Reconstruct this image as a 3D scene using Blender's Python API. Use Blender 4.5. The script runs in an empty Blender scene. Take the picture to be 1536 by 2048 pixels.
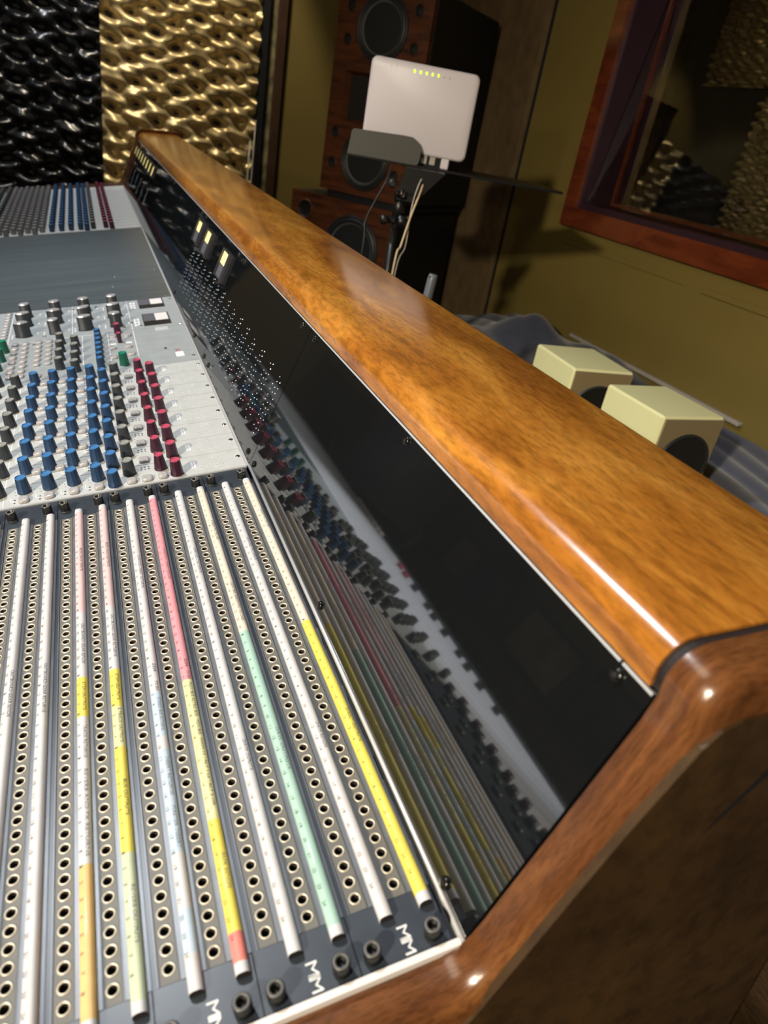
import bpy, bmesh, math, random
from mathutils import Vector, Matrix, noise
R = random.Random(7)
SC = bpy.context.scene
COL = SC.collection
PI = math.pi
TILT = math.radians(10.5)
CON = Matrix.Translation((0, 0, 0.85)) @ Matrix.Rotation(-TILT, 4, 'Y')     # console frame -> room

# ------------------------------------------------------------------ materials
def newmat(name):
    m = bpy.data.materials.new(name); m.use_nodes = True
    return m, m.node_tree.nodes, m.node_tree.links, m.node_tree.nodes['Principled BSDF']
def sset(b, **k):
    names = {'col': 'Base Color', 'rough': 'Roughness', 'metal': 'Metallic', 'spec': 'Specular IOR Level', 'coat': 'Coat Weight',
             'coatr': 'Coat Roughness', 'ecol': 'Emission Color', 'emit': 'Emission Strength', 'trans': 'Transmission Weight', 'ior': 'IOR', 'sheen': 'Sheen Weight'}
    for a, v in k.items():
        b.inputs[names[a]].default_value = (*v, 1) if isinstance(v, tuple) else v
def flat(name, col, rough=.5, vary=.0, scale=40, bump=0, bscale=200, **k):
    m, N, L, b = newmat(name); sset(b, col=col, rough=rough, **k)
    tc = N.new('ShaderNodeTexCoord')
    if vary:
        n = N.new('ShaderNodeTexNoise'); n.inputs['Scale'].default_value = scale; n.inputs['Detail'].default_value = 5
        L.new(tc.outputs['Object'], n.inputs['Vector'])
        r = N.new('ShaderNodeValToRGB'); r.color_ramp.elements[0].position = .3; r.color_ramp.elements[1].position = .7
        r.color_ramp.elements[0].color = (*[c * (1 - vary) for c in col], 1)
        r.color_ramp.elements[1].color = (*[min(1, c * (1 + vary)) for c in col], 1)
        L.new(n.outputs['Fac'], r.inputs['Fac']); L.new(r.outputs['Color'], b.inputs['Base Color'])
    if bump:
        n2 = N.new('ShaderNodeTexNoise'); n2.inputs['Scale'].default_value = bscale; L.new(tc.outputs['Object'], n2.inputs['Vector'])
        bp = N.new('ShaderNodeBump'); bp.inputs['Strength'].default_value = bump; bp.inputs['Distance'].default_value = .002
        L.new(n2.outputs['Fac'], bp.inputs['Height']); L.new(bp.outputs['Normal'], b.inputs['Normal'])
    return m
def wood(name, dark, mid, light, stretch=(14, 1.2, 14), rough=.22, coat=.6, fine=.5, patch=1.0):
    m, N, L, b = newmat(name); sset(b, rough=rough, coat=coat, coatr=.16)
    tc = N.new('ShaderNodeTexCoord'); mp = N.new('ShaderNodeMapping'); mp.inputs['Scale'].default_value = stretch
    L.new(tc.outputs['Object'], mp.inputs['Vector'])
    a = N.new('ShaderNodeTexNoise'); a.inputs['Scale'].default_value = 1.6 * patch; a.inputs['Detail'].default_value = 7; a.inputs['Roughness'].default_value = .62; a.inputs['Distortion'].default_value = .9
    L.new(mp.outputs['Vector'], a.inputs['Vector'])
    r = N.new('ShaderNodeValToRGB'); e = r.color_ramp.elements
    e[0].position = .33; e[0].color = (*dark, 1); e[1].position = .66; e[1].color = (*light, 1)
    x = e.new(.5); x.color = (*mid, 1)
    L.new(a.outputs['Fac'], r.inputs['Fac'])
    g = N.new('ShaderNodeTexNoise'); g.inputs['Scale'].default_value = 22; g.inputs['Detail'].default_value = 7; g.inputs['Roughness'].default_value = .7
    mp2 = N.new('ShaderNodeMapping'); mp2.inputs['Scale'].default_value = tuple(s * 1.3 for s in stretch)
    L.new(tc.outputs['Object'], mp2.inputs['Vector']); L.new(mp2.outputs['Vector'], g.inputs['Vector'])
    r2 = N.new('ShaderNodeValToRGB'); r2.color_ramp.elements[0].position = .38; r2.color_ramp.elements[0].color = (1 - fine, 1 - fine, 1 - fine, 1)
    r2.color_ramp.elements[1].position = .56; r2.color_ramp.elements[1].color = (1, 1, 1, 1)
    L.new(g.outputs['Fac'], r2.inputs['Fac'])
    mx = N.new('ShaderNodeMix'); mx.data_type = 'RGBA'; mx.blend_type = 'MULTIPLY'; mx.inputs[0].default_value = 1
    L.new(r.outputs['Color'], mx.inputs[6]); L.new(r2.outputs['Color'], mx.inputs[7]); L.new(mx.outputs[2], b.inputs['Base Color'])
    bp = N.new('ShaderNodeBump'); bp.inputs['Strength'].default_value = .05; bp.inputs['Distance'].default_value = .001
    L.new(g.outputs['Fac'], bp.inputs['Height']); L.new(bp.outputs['Normal'], b.inputs['Normal'])
    return m
def emis(name, col, s):
    m, N, L, b = newmat(name); sset(b, col=col, ecol=col, emit=s); return m
def brushed(name, col, rough=.35, stretch=(2, 300, 1), metal=.8, vary=.25):
    m, N, L, b = newmat(name); sset(b, col=col, rough=rough, metal=metal)
    tc = N.new('ShaderNodeTexCoord'); mp = N.new('ShaderNodeMapping'); mp.inputs['Scale'].default_value = stretch
    n = N.new('ShaderNodeTexNoise'); n.inputs['Scale'].default_value = 1; n.inputs['Detail'].default_value = 4
    L.new(tc.outputs['Object'], mp.inputs['Vector']); L.new(mp.outputs['Vector'], n.inputs['Vector'])
    r = N.new('ShaderNodeValToRGB'); r.color_ramp.elements[0].color = (*[c * (1 - vary) for c in col], 1); r.color_ramp.elements[1].color = (*[min(1, c * (1 + vary)) for c in col], 1)
    L.new(n.outputs['Fac'], r.inputs['Fac']); L.new(r.outputs['Color'], b.inputs['Base Color'])
    return m

M = dict(
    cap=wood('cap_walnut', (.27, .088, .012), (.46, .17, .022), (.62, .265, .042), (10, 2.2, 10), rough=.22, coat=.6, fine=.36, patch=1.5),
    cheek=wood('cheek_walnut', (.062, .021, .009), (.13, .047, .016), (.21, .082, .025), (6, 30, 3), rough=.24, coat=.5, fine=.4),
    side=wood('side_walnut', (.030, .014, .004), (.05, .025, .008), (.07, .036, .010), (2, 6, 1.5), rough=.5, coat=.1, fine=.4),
    gloss=flat('black_acrylic', (.006, .007, .008), .035, spec=.85, ior=1.8),
    alu=flat('grey_painted_panel', (.40, .43, .44), .42, .06, 60, metal=.25),
    alu_light=flat('light_panel', (.55, .56, .55), .42, .05, 90, metal=.15),
    blank=brushed('blank_steel', (.20, .24, .26), .32, (3, 60, 1), .75, .3),
    grey_desk=flat('light_grey_panel', (.58, .58, .60), .45, .05, 8),
    trim=flat('bright_metal_trim', (.70, .70, .72), .30, metal=.45),
    rail=flat('white_rail', (.78, .74, .72), .4),
    patch=flat('blue_black_panel', (.030, .038, .052), .36, .15, 30),
    plate=flat('olive_grey_plate', (.130, .122, .106), .5, .08, 80),
    seam=flat('dark_seam', (.006, .007, .01), .6),
    channel=flat('patch_channel', (.12, .13, .15), .36, .15, 60, metal=.1),
    ring=flat('nickel_ring', (.78, .70, .56), .38, metal=.5),
    hole=flat('jack_bore', (.012, .007, .007), .7),
    rubber=flat('black_rubber', (.012, .013, .013), .38),
    ink=flat('ink', (.05, .05, .07), .6),
    inkf=flat('faded_ink', (.16, .15, .16), .6),
    white=flat('white_print', (.8, .8, .8), .5),
    p_white=flat('paper_white', (.63, .61, .62), .5, .04, 90, coat=.06),
    p_cream=flat('paper_cream', (.76, .66, .53), .5, .04, 90, coat=.06),
    p_yellow=flat('paper_yellow', (.80, .66, .10), .5, .04, 90, coat=.06),
    p_pale=flat('paper_pale_yellow', (.74, .70, .36), .5, .06, 90, coat=.06),
    p_green=flat('paper_green', (.38, .58, .49), .5, .04, 90, coat=.06),
    p_lime=flat('paper_lime', (.56, .62, .42), .5, .06, 90, coat=.06),
    p_pink=flat('paper_pink', (.80, .30, .34), .5, .04, 90, coat=.06),
    p_rose=flat('paper_rose', (.74, .52, .52), .5, .04, 90, coat=.06),
    p_blue=flat('paper_blue', (.50, .60, .72), .5, .05, 90, coat=.06),
    p_orange=flat('paper_orange', (.78, .50, .20), .5, .08, 90, coat=.06),
    p_red=flat('paper_red', (.80, .22, .18), .5, .04, 90, coat=.06),
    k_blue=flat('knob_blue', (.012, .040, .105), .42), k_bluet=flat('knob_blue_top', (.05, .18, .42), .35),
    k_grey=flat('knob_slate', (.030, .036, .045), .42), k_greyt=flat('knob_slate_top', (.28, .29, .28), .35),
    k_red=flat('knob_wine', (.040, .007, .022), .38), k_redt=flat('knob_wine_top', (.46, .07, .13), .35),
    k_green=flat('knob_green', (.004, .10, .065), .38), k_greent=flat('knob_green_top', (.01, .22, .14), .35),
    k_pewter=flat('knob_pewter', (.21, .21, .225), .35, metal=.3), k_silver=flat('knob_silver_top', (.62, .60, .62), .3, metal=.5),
    pad=flat('milky_button', (.42, .40, .40), .18, coat=.5),
    led_w=emis('lamp_white', (.85, .92, 1.0), 1.5),
    led_g=flat('green_dot', (.01, .10, .07), .4),
    meter=emis('meter_glow', (1.0, .80, .28), .75),
    meter_frame=flat('meter_frame', (.035, .035, .04), .3),
    mdark=flat('meter_lower', (.10, .10, .12), .45),
    gold=flat('gold_wave', (.62, .48, .24), .40, .08, 30, metal=.6),
    black=flat('black_wave', (.010, .011, .013), .24),
    wall=flat('olive_wall', (.205, .150, .036), .62, .06, 3, bump=.12, bscale=60),
    post=flat('brown_post', (.06, .028, .014), .5, .2, 20),
    wallpaper=flat('mottled_paper', (.22, .19, .10), .6, .6, 25),
    red_wood=wood('mahogany', (.11, .022, .008), (.17, .035, .012), (.23, .055, .018), (3, 3, 14), rough=.3, coat=.4, fine=.25),
    spk=wood('rosewood', (.05, .015, .007), (.11, .032, .012), (.16, .05, .016), (2, 2, 22), rough=.4, coat=.2, fine=.3, patch=1.5),
    spk_black=flat('black_cabinet', (.012, .011, .009), .6),
    cone=flat('speaker_cone', (.15, .155, .155), .45), surround=flat('rubber_surround', (.02, .023, .025), .4),
    dust=flat('dust_cap', (.26, .28, .30), .28), chrome=flat('chrome', (.8, .8, .82), .12, metal=1.0),
    slat=flat('dark_slat', (.15, .10, .05), .45, .2, 20),
    router=flat('white_plastic', (.66, .61, .64), .4), led_lime=emis('lime_led', (.50, .95, .005), 1.5),
    faint=flat('faint_grey_print', (.58, .56, .57), .5),
    stand=flat('matt_black_metal', (.007, .007, .007), .35), lip=flat('grey_black_sheet', (.065, .061, .052), .5),
    tan=flat('tan_cable', (.50, .38, .22), .5), cable=flat('black_cable', (.01, .01, .01), .4),
    cream=flat('cream_shell', (.80, .76, .40), .38), baffle=flat('shaded_tan_baffle', (.30, .23, .12), .55),  # shade on the cube speakers' fronts is put into the baffle tan
    cloth=flat('blue_cloth', (.050, .058, .10), .8, .15, 30, sheen=.3), table=flat('black_table', (.02, .02, .02), .5),
    pale=flat('pale_plastic', (.42, .38, .33), .3), greyp=flat('grey_plastic', (.12, .13, .14), .25),
    floor=wood('floor_boards', (.05, .03, .015), (.08, .045, .02), (.11, .06, .03), (8, 1, 1), rough=.4, coat=.1),
    ceil=flat('dark_ceiling', (.10, .09, .08), .8),
    art1=flat('print_tan', (.42, .32, .20), .6, .4, 6), art2=flat('print_dark', (.10, .07, .06), .6, .8, 8), frame=flat('thin_frame', (.08, .05, .03), .5),
)
def glassmat():
    m, N, L, b = newmat('pane_glass'); sset(b, col=(1, 1, 1), rough=.01, trans=1.0, ior=1.33); return m
M['glass'] = glassmat()

# ------------------------------------------------------------------ mesh helpers
class MB:
    def __init__(s): s.v = []; s.f = []; s.mi = []; s.sm = []
    def add(s, vs, fs, mi=0, smooth=False, xf=None):
        o = len(s.v)
        s.v += [tuple(xf @ Vector(p)) if xf is not None else tuple(p) for p in vs]
        s.f += [tuple(i + o for i in f) for f in fs]; s.mi += [mi] * len(fs); s.sm += [smooth] * len(fs)
        return s
    def box(s, a, b, mi=0, xf=None, bev=0):
        if bev:
            x0, y0, z0 = a; x1, y1, z1 = b
            prof = [(x0 + bev, y0), (x1 - bev, y0), (x1, y0 + bev), (x1, y1 - bev), (x1 - bev, y1), (x0 + bev, y1), (x0, y1 - bev), (x0, y0 + bev)]
            ins = lambda p: (min(max(p[0], x0 + bev), x1 - bev), min(max(p[1], y0 + bev), y1 - bev))
            lay = [[(*ins(p), z0) for p in prof], [(*p, z0 + bev) for p in prof], [(*p, z1 - bev) for p in prof], [(*ins(p), z1) for p in prof]]
            return s.loft(lay, mi, xf=xf)
        vs = [(x, y, z) for z in (a[2], b[2]) for (x, y) in ((a[0], a[1]), (b[0], a[1]), (b[0], b[1]), (a[0], b[1]))]
        return s.add(vs, [(3, 2, 1, 0), (4, 5, 6, 7), (0, 1, 5, 4), (1, 2, 6, 5), (2, 3, 7, 6), (3, 0, 4, 7)], mi, xf=xf)
    def loft(s, rings, mi=0, smooth=False, xf=None, caps=True, closed=True, capmi=None):
        n = len(rings[0]); vs = [p for r in rings for p in r]; fs = []
        for k in range(len(rings) - 1):
            for i in range(n if closed else n - 1):
                j = (i + 1) % n; fs.append((k * n + i, k * n + j, (k + 1) * n + j, (k + 1) * n + i))
        s.add(vs, fs, mi, smooth, xf)
        if caps:
            s.add(rings[0], [tuple(range(n))[::-1]], mi, False, xf); s.add(rings[-1], [tuple(range(n))], mi if capmi is None else capmi, False, xf)
        return s
    def lathe(s, prof, n=20, mi=0, c=(0, 0, 0), xf=None, caps=(True, True), smooth=True, mis=None):
        rings = [[(c[0] + r * math.cos(2 * PI * i / n), c[1] + r * math.sin(2 * PI * i / n), c[2] + z) for i in range(n)] for r, z in prof]
        for k in range(len(rings) - 1): s.loft(rings[k:k + 2], mis[k] if mis else mi, smooth, xf, caps=False)
        if caps[0]: s.add(rings[0], [tuple(range(n))[::-1]], mis[0] if mis else mi, False, xf)
        if caps[1]: s.add(rings[-1], [tuple(range(n))], mis[-1] if mis else mi, False, xf)
        return s
    def tube(s, pts, r, n=8, mi=0, xf=None):
        P = [Vector(p) for p in pts]; rings = []
        for i, p in enumerate(P):
            d = (P[min(i + 1, len(P) - 1)] - P[max(i - 1, 0)]).normalized()
            a = d.orthogonal().normalized(); 
            if i and rings: 
                a = (pa - pa.dot(d) * d).normalized()
            pa = a; b = d.cross(a); rr = r[i] if isinstance(r, (list, tuple)) else r
            rings.append([tuple(p + rr * (math.cos(2 * PI * k / n) * a + math.sin(2 * PI * k / n) * b)) for k in range(n)])
        return s.loft(rings, mi, True, xf)
    def prism(s, prof, y0, y1, mi=0, smooth=False, xf=None):      # profile in x,z extruded along y
        return s.loft([[(x, y0, z) for x, z in prof], [(x, y1, z) for x, z in prof]], mi, smooth, xf)
    def mesh(s, name, mats, fix=True):
        me = bpy.data.meshes.new(name); me.from_pydata(s.v, [], s.f)
        for m in mats: me.materials.append(m)
        me.polygons.foreach_set('material_index', s.mi); me.polygons.foreach_set('use_smooth', s.sm)
        if fix:
            bm = bmesh.new(); bm.from_mesh(me); bmesh.ops.remove_doubles(bm, verts=bm.verts, dist=1e-6)
            bmesh.ops.recalc_face_normals(bm, faces=bm.faces); bm.to_mesh(me); bm.free()
        me.update(); return me
    def build(s, name, mats, parent=None, loc=None, fix=True):
        if not isinstance(mats, (list, tuple)): mats = [mats]
        return link(name, s.mesh(name, mats, fix), parent, loc)
def link(name, me, parent=None, loc=None):
    o = bpy.data.objects.new(name, me); COL.objects.link(o)
    if parent is not None: o.parent = parent
    if loc is not None: o.location = loc
    return o
def tag(o, label=None, cat=None, group=None, kind=None):
    if label: o['label'] = label
    if cat: o['category'] = cat
    if group: o['group'] = group
    if kind: o['kind'] = kind
    return o
def empty(name, mat=None, loc=None):
    o = bpy.data.objects.new(name, None); COL.objects.link(o); o.empty_display_size = .02
    if mat is not None: o.matrix_world = mat
    if loc is not None: o.location = loc
    return o
def instance(src, parent, loc):
    c = src.copy(); COL.objects.link(c); c.parent = parent; c.location = loc
    return c
_G = {}
def glyphs(t):
    if t not in _G:
        cu = bpy.data.curves.new('txt', 'FONT'); cu.body = t; cu.size = 1; cu.resolution_u = 2
        ob = bpy.data.objects.new('txt', cu); COL.objects.link(ob); bpy.context.view_layer.update()
        me = bpy.data.meshes.new_from_object(ob)
        _G[t] = ([(v.co.x, v.co.y) for v in me.vertices], [tuple(p.vertices) for p in me.polygons])
        bpy.data.objects.remove(ob); bpy.data.curves.remove(cu); bpy.data.meshes.remove(me)
    return _G[t]
def put_text(mb, t, fn, mi=0):                                   # fn maps (u in 0..1 along, v in 0..1 up) to a point
    vs, fs = glyphs(t)
    if not vs: return
    x0 = min(v[0] for v in vs); x1 = max(v[0] for v in vs); y0 = min(v[1] for v in vs); y1 = max(v[1] for v in vs)
    w = max(x1 - x0, 1e-4); h = max(y1 - y0, 1e-4)
    mb.add([fn((x - x0) / w, (y - y0) / h) for x, y in vs], fs, mi)
def mm(*a): return tuple(x / 1000 for x in a)

# ================================================================== THE CONSOLE
con = empty('mixing_console', CON)
tag(con, 'long recording console with amber wood top rail, black glossy meter bridge and silver knob-covered deck', 'mixing console')
L_Y = 2.600
A65 = math.tan(math.radians(6.5))
def cap_profile(g=0.0):
    p = [(.0755 - g * .9, .134 - g * .2)]
    cx, cz, r = .0925, .1385, .0165 + g                              # roundover
    for k in range(9):
        a = math.radians(188 - k * (188 - 83.5) / 8); p.append((cx + r * math.cos(a), cz + r * math.sin(a)))
    p += [(.200, .1385 + .0165 + g - (.200 - .0925) * A65), (.2065 + g, .139 + g), (.208 + g, .131)]
    return p
b = MB(); pr = cap_profile() + [(.208, .075), (.196, .075), (.196, .122), (.090, .134)]
b.prism(pr, .0052, L_Y - .002)
capo = b.build('top_rail', M['cap'], con)
for p in capo.data.polygons: p.use_smooth = abs(p.normal.y) < .5
def shade_angle(me, ang=35):
    me.set_sharp_from_angle(angle=math.radians(ang))
shade_angle(capo.data, 30)
b = MB(); b.prism(cap_profile(-.0016) + [(.204, .075), (.196, .075), (.196, .122), (.090, .134)], -.0002, .0053); b.build('end_gap_shade', M['hole'], con)  # black filler paints the shade of the open gap between rail and cheek
# end cheeks: solid board with rounded edges
def cheek_outline(g, low=True):
    top = [(x, z) for x, z in cap_profile(g)]
    inner = []
    for k in range(6):                                               # concave bend where the deck meets the bridge
        a = k / 5; inner.append((-.022 + .034 * a, -.0018 + .022 * a * a * a + .0 * a))
    inner = [(-.030, -.002), (-.012, -.0015), (-.003, .001), (.004, .008), (.010, .0175)]
    pts = [(-1.16, -.002)] + inner + [(.070, .1225)] + top[1:]
    return pts
def cheek(y_in, y_out, g=.003):
    b = MB(); pts = cheek_outline(g)
    if g > .005: pts = [(x - g * .55, z + g * 1.0) for x, z in pts[:6]] + [(pts[6][0] - g * .9, pts[6][1] + g * .4)] + pts[7:]
    bot = [(.215, -.30), (.215, -.30)]
    loop = pts + [(.213, .05), (.213, -.26), (-1.16, -.26)]
    c = Vector((-.3, -.12))
    def inset(d):
        out = []
        n = len(loop)
        for i in range(n):
            p = Vector(loop[i]); a = (p - Vector(loop[i - 1])); q = (Vector(loop[(i + 1) % n]) - p)
            t = (a.normalized() + q.normalized()); t = t.normalized() if t.length > 1e-6 else a.normalized()
            nn = Vector((t.y, -t.x)); out.append(p + nn * d)
        return out
    s = 1 if y_out > y_in else -1; th = abs(y_out - y_in)
    rings = []
    for d, yy in ((.0, 0), (.0, th * .45), (.0012, th * .7), (.004, th * .9), (.008, th)):
        rings.append([(p[0], y_in + s * yy, p[1]) for p in inset(d)])
    b.loft(rings, 0, True)
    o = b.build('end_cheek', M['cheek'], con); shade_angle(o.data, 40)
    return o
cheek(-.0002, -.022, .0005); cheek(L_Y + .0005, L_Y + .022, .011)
# outer side boards (darker), set in a little behind the rounded lip
for y0, y1 in ((-.0235, -.0195), (L_Y + .0195, L_Y + .0235)):
    b = MB()
    lp = [(-1.13, -.25), (-1.13, -.032), (-.036, -.033), (-.020, -.030), (-.006, -.014), (.052, .088), (.078, .128), (.086, .1345), (.095, .136), (.200, .124), (.200, -.25)]
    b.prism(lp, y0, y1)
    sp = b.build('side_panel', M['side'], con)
    if y0 < 0:
        b = MB(); b.add([(.094, -.0236, .063), (.104, -.0236, .078), (.150, -.0236, .132), (.150, -.0236, .118), (.118, -.0236, .088)], [(0, 1, 2, 3, 4)])
        b.build('veneer_crack', M['seam'], sp)
# body below the deck
b = MB(); b.box((-1.14, .0, -.25), (.20, L_Y, -.012)); b.box((.100, .002, -.02), (.196, L_Y - .002, .122))
b.build('body', M['table'], con)
inv = CON.inverted()
for yy in (.35, 2.25):
    b = MB(); vs = []
    for X in (-.95, .10):
        for dx in (0, .08):
            pass
    lo = [inv @ Vector((x, y, 0.0)) for x in (-.95, .12) for y in (yy - .04, yy + .04)]
    hi = [inv @ Vector((x, y, .55)) for x in (-.95, .12) for y in (yy - .04, yy + .04)]
    b.add(lo + hi, [(0, 1, 3, 2), (4, 6, 7, 5), (0, 4, 5, 1), (2, 3, 7, 6), (0, 2, 6, 4), (1, 5, 7, 3)])
    b.build('pedestal', M['table'], con)

# ---- meter bridge (black glossy panels)
BX, BZ = .0762, .1334                                               # top edge of the sloping panel
BL = math.hypot(BX, BZ); UX, UZ = BX / BL, BZ / BL                   # up-slope unit; normal faces the operator
def brm(y, s, off=0.0):                                              # point on the bridge: y metres, s metres up-slope
    return (UX * s - UZ * off, y, UZ * s + UX * off)
seams = [0.001, .490, .815, 1.205, 1.60, 1.90, L_Y - .001]
bridge_panels = []
for a, c in zip(seams[:-1], seams[1:]):
    b = MB(); g = .0006
    rings = []
    P = [brm(a + g, .001), brm(c - g, .001), brm(c - g, BL - .002), brm(a + g, BL - .002)]
    Q = [brm(a + g, .001, -.004), brm(c - g, .001, -.004), brm(c - g, BL - .002, -.004), brm(a + g, BL - .002, -.004)]
    b.add(P + Q, [(0, 1, 2, 3), (7, 6, 5, 4), (0, 4, 5, 1), (1, 5, 6, 2), (2, 6, 7, 3), (3, 7, 4, 0)])
    bridge_panels.append(b.build('bridge_panel', M['gloss'], con))
b = MB()                                                             # backing that closes the bridge
b.add([brm(0, 0, -.005), brm(L_Y, 0, -.005), brm(L_Y, BL, -.005), brm(0, BL, -.005)], [(0, 1, 2, 3)]); b.build('bridge_backing', M['seam'], con)
b = MB()
for a, c in ((.002, .0205 + .0), (.022, .490), (.4905, 1.2), (1.2005, L_Y - .002)):
    b.add([brm(a, BL - .0022, .0006), brm(c, BL - .0022, .0006), brm(c, BL - .0008, .0008), brm(a, BL - .0008, .0008), brm(a, BL - .0008, -.002), brm(c, BL - .0008, -.002)], [(0, 1, 2, 3), (3, 2, 5, 4)])
b.build('bridge_edge_trim', M['trim'], con)
b = MB(); b.prism([(-.0011, -.002), (.0016, -.002), (.0018, .0015), (.0008, .0026), (-.0004, .0026), (-.0011, .0015)], .0, .4885, smooth=True)
b.prism([(-.0022, -.001), (.0002, -.001), (.0002, .0012), (-.0022, .0012)], .4885, L_Y)
b.build('bridge_foot_trim', M['trim'], con)
# button head screws in the bridge
ms = MB(); ms.lathe([(.0034, 0), (.0034, .0006), (.0029, .0017), (.0016, .0020)], 14, 0, caps=(False, True)); ms.lathe([(.0013, .00205), (.0002, .0020)], 6, 1, caps=(False, True))
screw_me = ms.mesh('bridge_screw', [flat('dark_screw', (.03, .03, .03), .2, metal=.8), M['hole']])
zax = Vector((-UZ, 0, UX)); rot = zax.to_track_quat('Z', 'Y').to_matrix().to_4x4()
def pan_for(y):
    for i, (a, c) in enumerate(zip(seams[:-1], seams[1:])):
        if a <= y <= c: return bridge_panels[i]
for y, s in [(.0195, .955), (.2485, .955), (.472, .955), (.514, .955), (.796, .955), (.839, .955), (1.128, .955), (1.173, .955), (1.57, .955), (1.63, .955), (1.93, .955), (2.3, .955),
             (.2455, .055), (.0265, .04), (.478, .05), (.5075, .05), (.770, .05), (.806, .05), (.90, .05), (1.15, .05)]:
    o = link('bridge_screw', screw_me, pan_for(y)); o.matrix_local = Matrix.Translation(Vector(brm(y, s * BL, .0))) @ rot
# small white indicator lamps, one array per channel
for k in range(16):
    b = MB(); y0 = .505 + .0406 * k
    for cx, rows in ((0, range(0, 11)), (.0085, range(0, 12)), (.0185, range(2, 11))):
        for r_ in rows:
            if (r_ * 7 + k * 3 + int(cx * 1000)) % 9 == 0: continue
            s = (.605 - .0385 * r_ - (0 if cx == 0 else .012)) * BL; rad = .00054 if not (cx == 0 and r_ in (0, 1)) else .00078
            c = brm(y0 + cx + .0012 * (r_ % 2), s, .0003)
            b.add([tuple(Vector(c) + Vector((UX, 0, UZ)) * rad * math.cos(t * PI / 4) + Vector((0, 1, 0)) * rad * math.sin(t * PI / 4)) for t in range(8)], [tuple(range(8))])
    tag(b.build('indicator_array', M['led_w'], pan_for(y0)), kind='stuff')
for k in range(5):
    b = MB(); y0 = 1.95 + .11 * k
    for r_ in range(8):
        for cx in (0, .010): 
            c = brm(y0 + cx, (.50 - .04 * r_) * BL, .0003); rad = .0006
            b.add([tuple(Vector(c) + Vector((UX, 0, UZ)) * rad * math.cos(t * PI / 3) + Vector((0, 1, 0)) * rad * math.sin(t * PI / 3)) for t in range(6)], [tuple(range(6))])
    tag(b.build('indicator_array', M['led_w'], pan_for(y0)), kind='stuff')
# lit meters
def meter(y, w, s0, s1, split):
    b = MB()
    def bx(ya, yb, sa, sb, h0, h1, mi):
        P = [brm(ya, sa * BL, h0), brm(yb, sa * BL, h0), brm(yb, sb * BL, h0), brm(ya, sb * BL, h0)] + [brm(ya, sa * BL, h1), brm(yb, sa * BL, h1), brm(yb, sb * BL, h1), brm(ya, sb * BL, h1)]
        b.add(P, [(3, 2, 1, 0), (4, 5, 6, 7), (0, 1, 5, 4), (1, 2, 6, 5), (2, 3, 7, 6), (3, 0, 4, 7)], mi)
    h = .004
    bx(y - w / 2 - .014, y - w / 2, s0, s1 + .015, 0, h, 0)
    bx(y + w / 2, y + w / 2 + .003, s0, s1 + .015, 0, h, 0)
    bx(y - w / 2, y + w / 2, s1, s1 + .015, 0, h, 0)
    bx(y - w / 2, y + w / 2, s0, s0 + .01, 0, h * .6, 0)
    o = b.build('level_meter', M['meter_frame'], pan_for(y))
    b = MB(); bx(y - w / 2, y + w / 2, split, s1, .0003, .0012, 0); b.build('lit_dial', M['meter'], o)
    b = MB(); bx(y - w / 2, y + w / 2, s0 + .01, split, .0003, .0012, 0); b.build('dark_dial_base', M['mdark'], o)
meter(1.141, .042, .655, .89, .775); meter(1.047, .042, .650, .89, .775); meter(.898, .040, .635, .885, .765)
for k in range(8): meter(1.975 + .083 * k, .040, .70, .88, .72)

# ---- deck plates
b = MB(); b.box((-.500, 1.150, -.012), (-.0025, 1.8215, -.0005)); b.build('blank_deck_panel', M['blank'], con)
# ---- master section panels
def small_screw_mesh():
    s = MB(); s.lathe([(.0026, 0), (.0026, .0004), (.0018, .0009)], 12, 0, caps=(False, True)); s.lathe([(.0009, .00095), (.0001, .0009)], 6, 1, caps=(False, True))
    return s.mesh('fixing_screw', [M['chrome'], M['hole']])
fix_me = small_screw_mesh()
def knob_mesh(name, r0, r1, h, body, top, n=24, pointer=False):
    b = MB(); rings = []
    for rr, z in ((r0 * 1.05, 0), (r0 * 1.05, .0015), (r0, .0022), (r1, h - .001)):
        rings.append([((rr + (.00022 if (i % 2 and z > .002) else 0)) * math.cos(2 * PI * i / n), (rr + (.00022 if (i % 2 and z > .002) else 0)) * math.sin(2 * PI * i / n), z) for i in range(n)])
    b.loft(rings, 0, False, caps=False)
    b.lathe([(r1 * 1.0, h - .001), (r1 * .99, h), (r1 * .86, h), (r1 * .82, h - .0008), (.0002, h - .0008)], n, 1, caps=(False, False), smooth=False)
    if pointer: b.box((-.0004, 0, h - .0008), (.0004, r1 * .95, h + .0001), 2)
    return b.mesh(name, [body, top, M['white']])
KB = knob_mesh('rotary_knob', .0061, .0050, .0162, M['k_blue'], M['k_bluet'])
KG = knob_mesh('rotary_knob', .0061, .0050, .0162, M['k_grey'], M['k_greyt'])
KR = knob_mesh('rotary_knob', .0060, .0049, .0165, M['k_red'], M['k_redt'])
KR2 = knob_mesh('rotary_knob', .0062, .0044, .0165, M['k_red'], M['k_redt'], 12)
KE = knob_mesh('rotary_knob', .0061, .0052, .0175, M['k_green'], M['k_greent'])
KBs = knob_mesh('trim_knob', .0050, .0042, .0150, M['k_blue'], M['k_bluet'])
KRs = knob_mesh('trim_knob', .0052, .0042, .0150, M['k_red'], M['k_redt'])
KRt = knob_mesh('trim_knob', .0030, .0034, .0150, M['k_red'], M['k_redt'])
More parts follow.
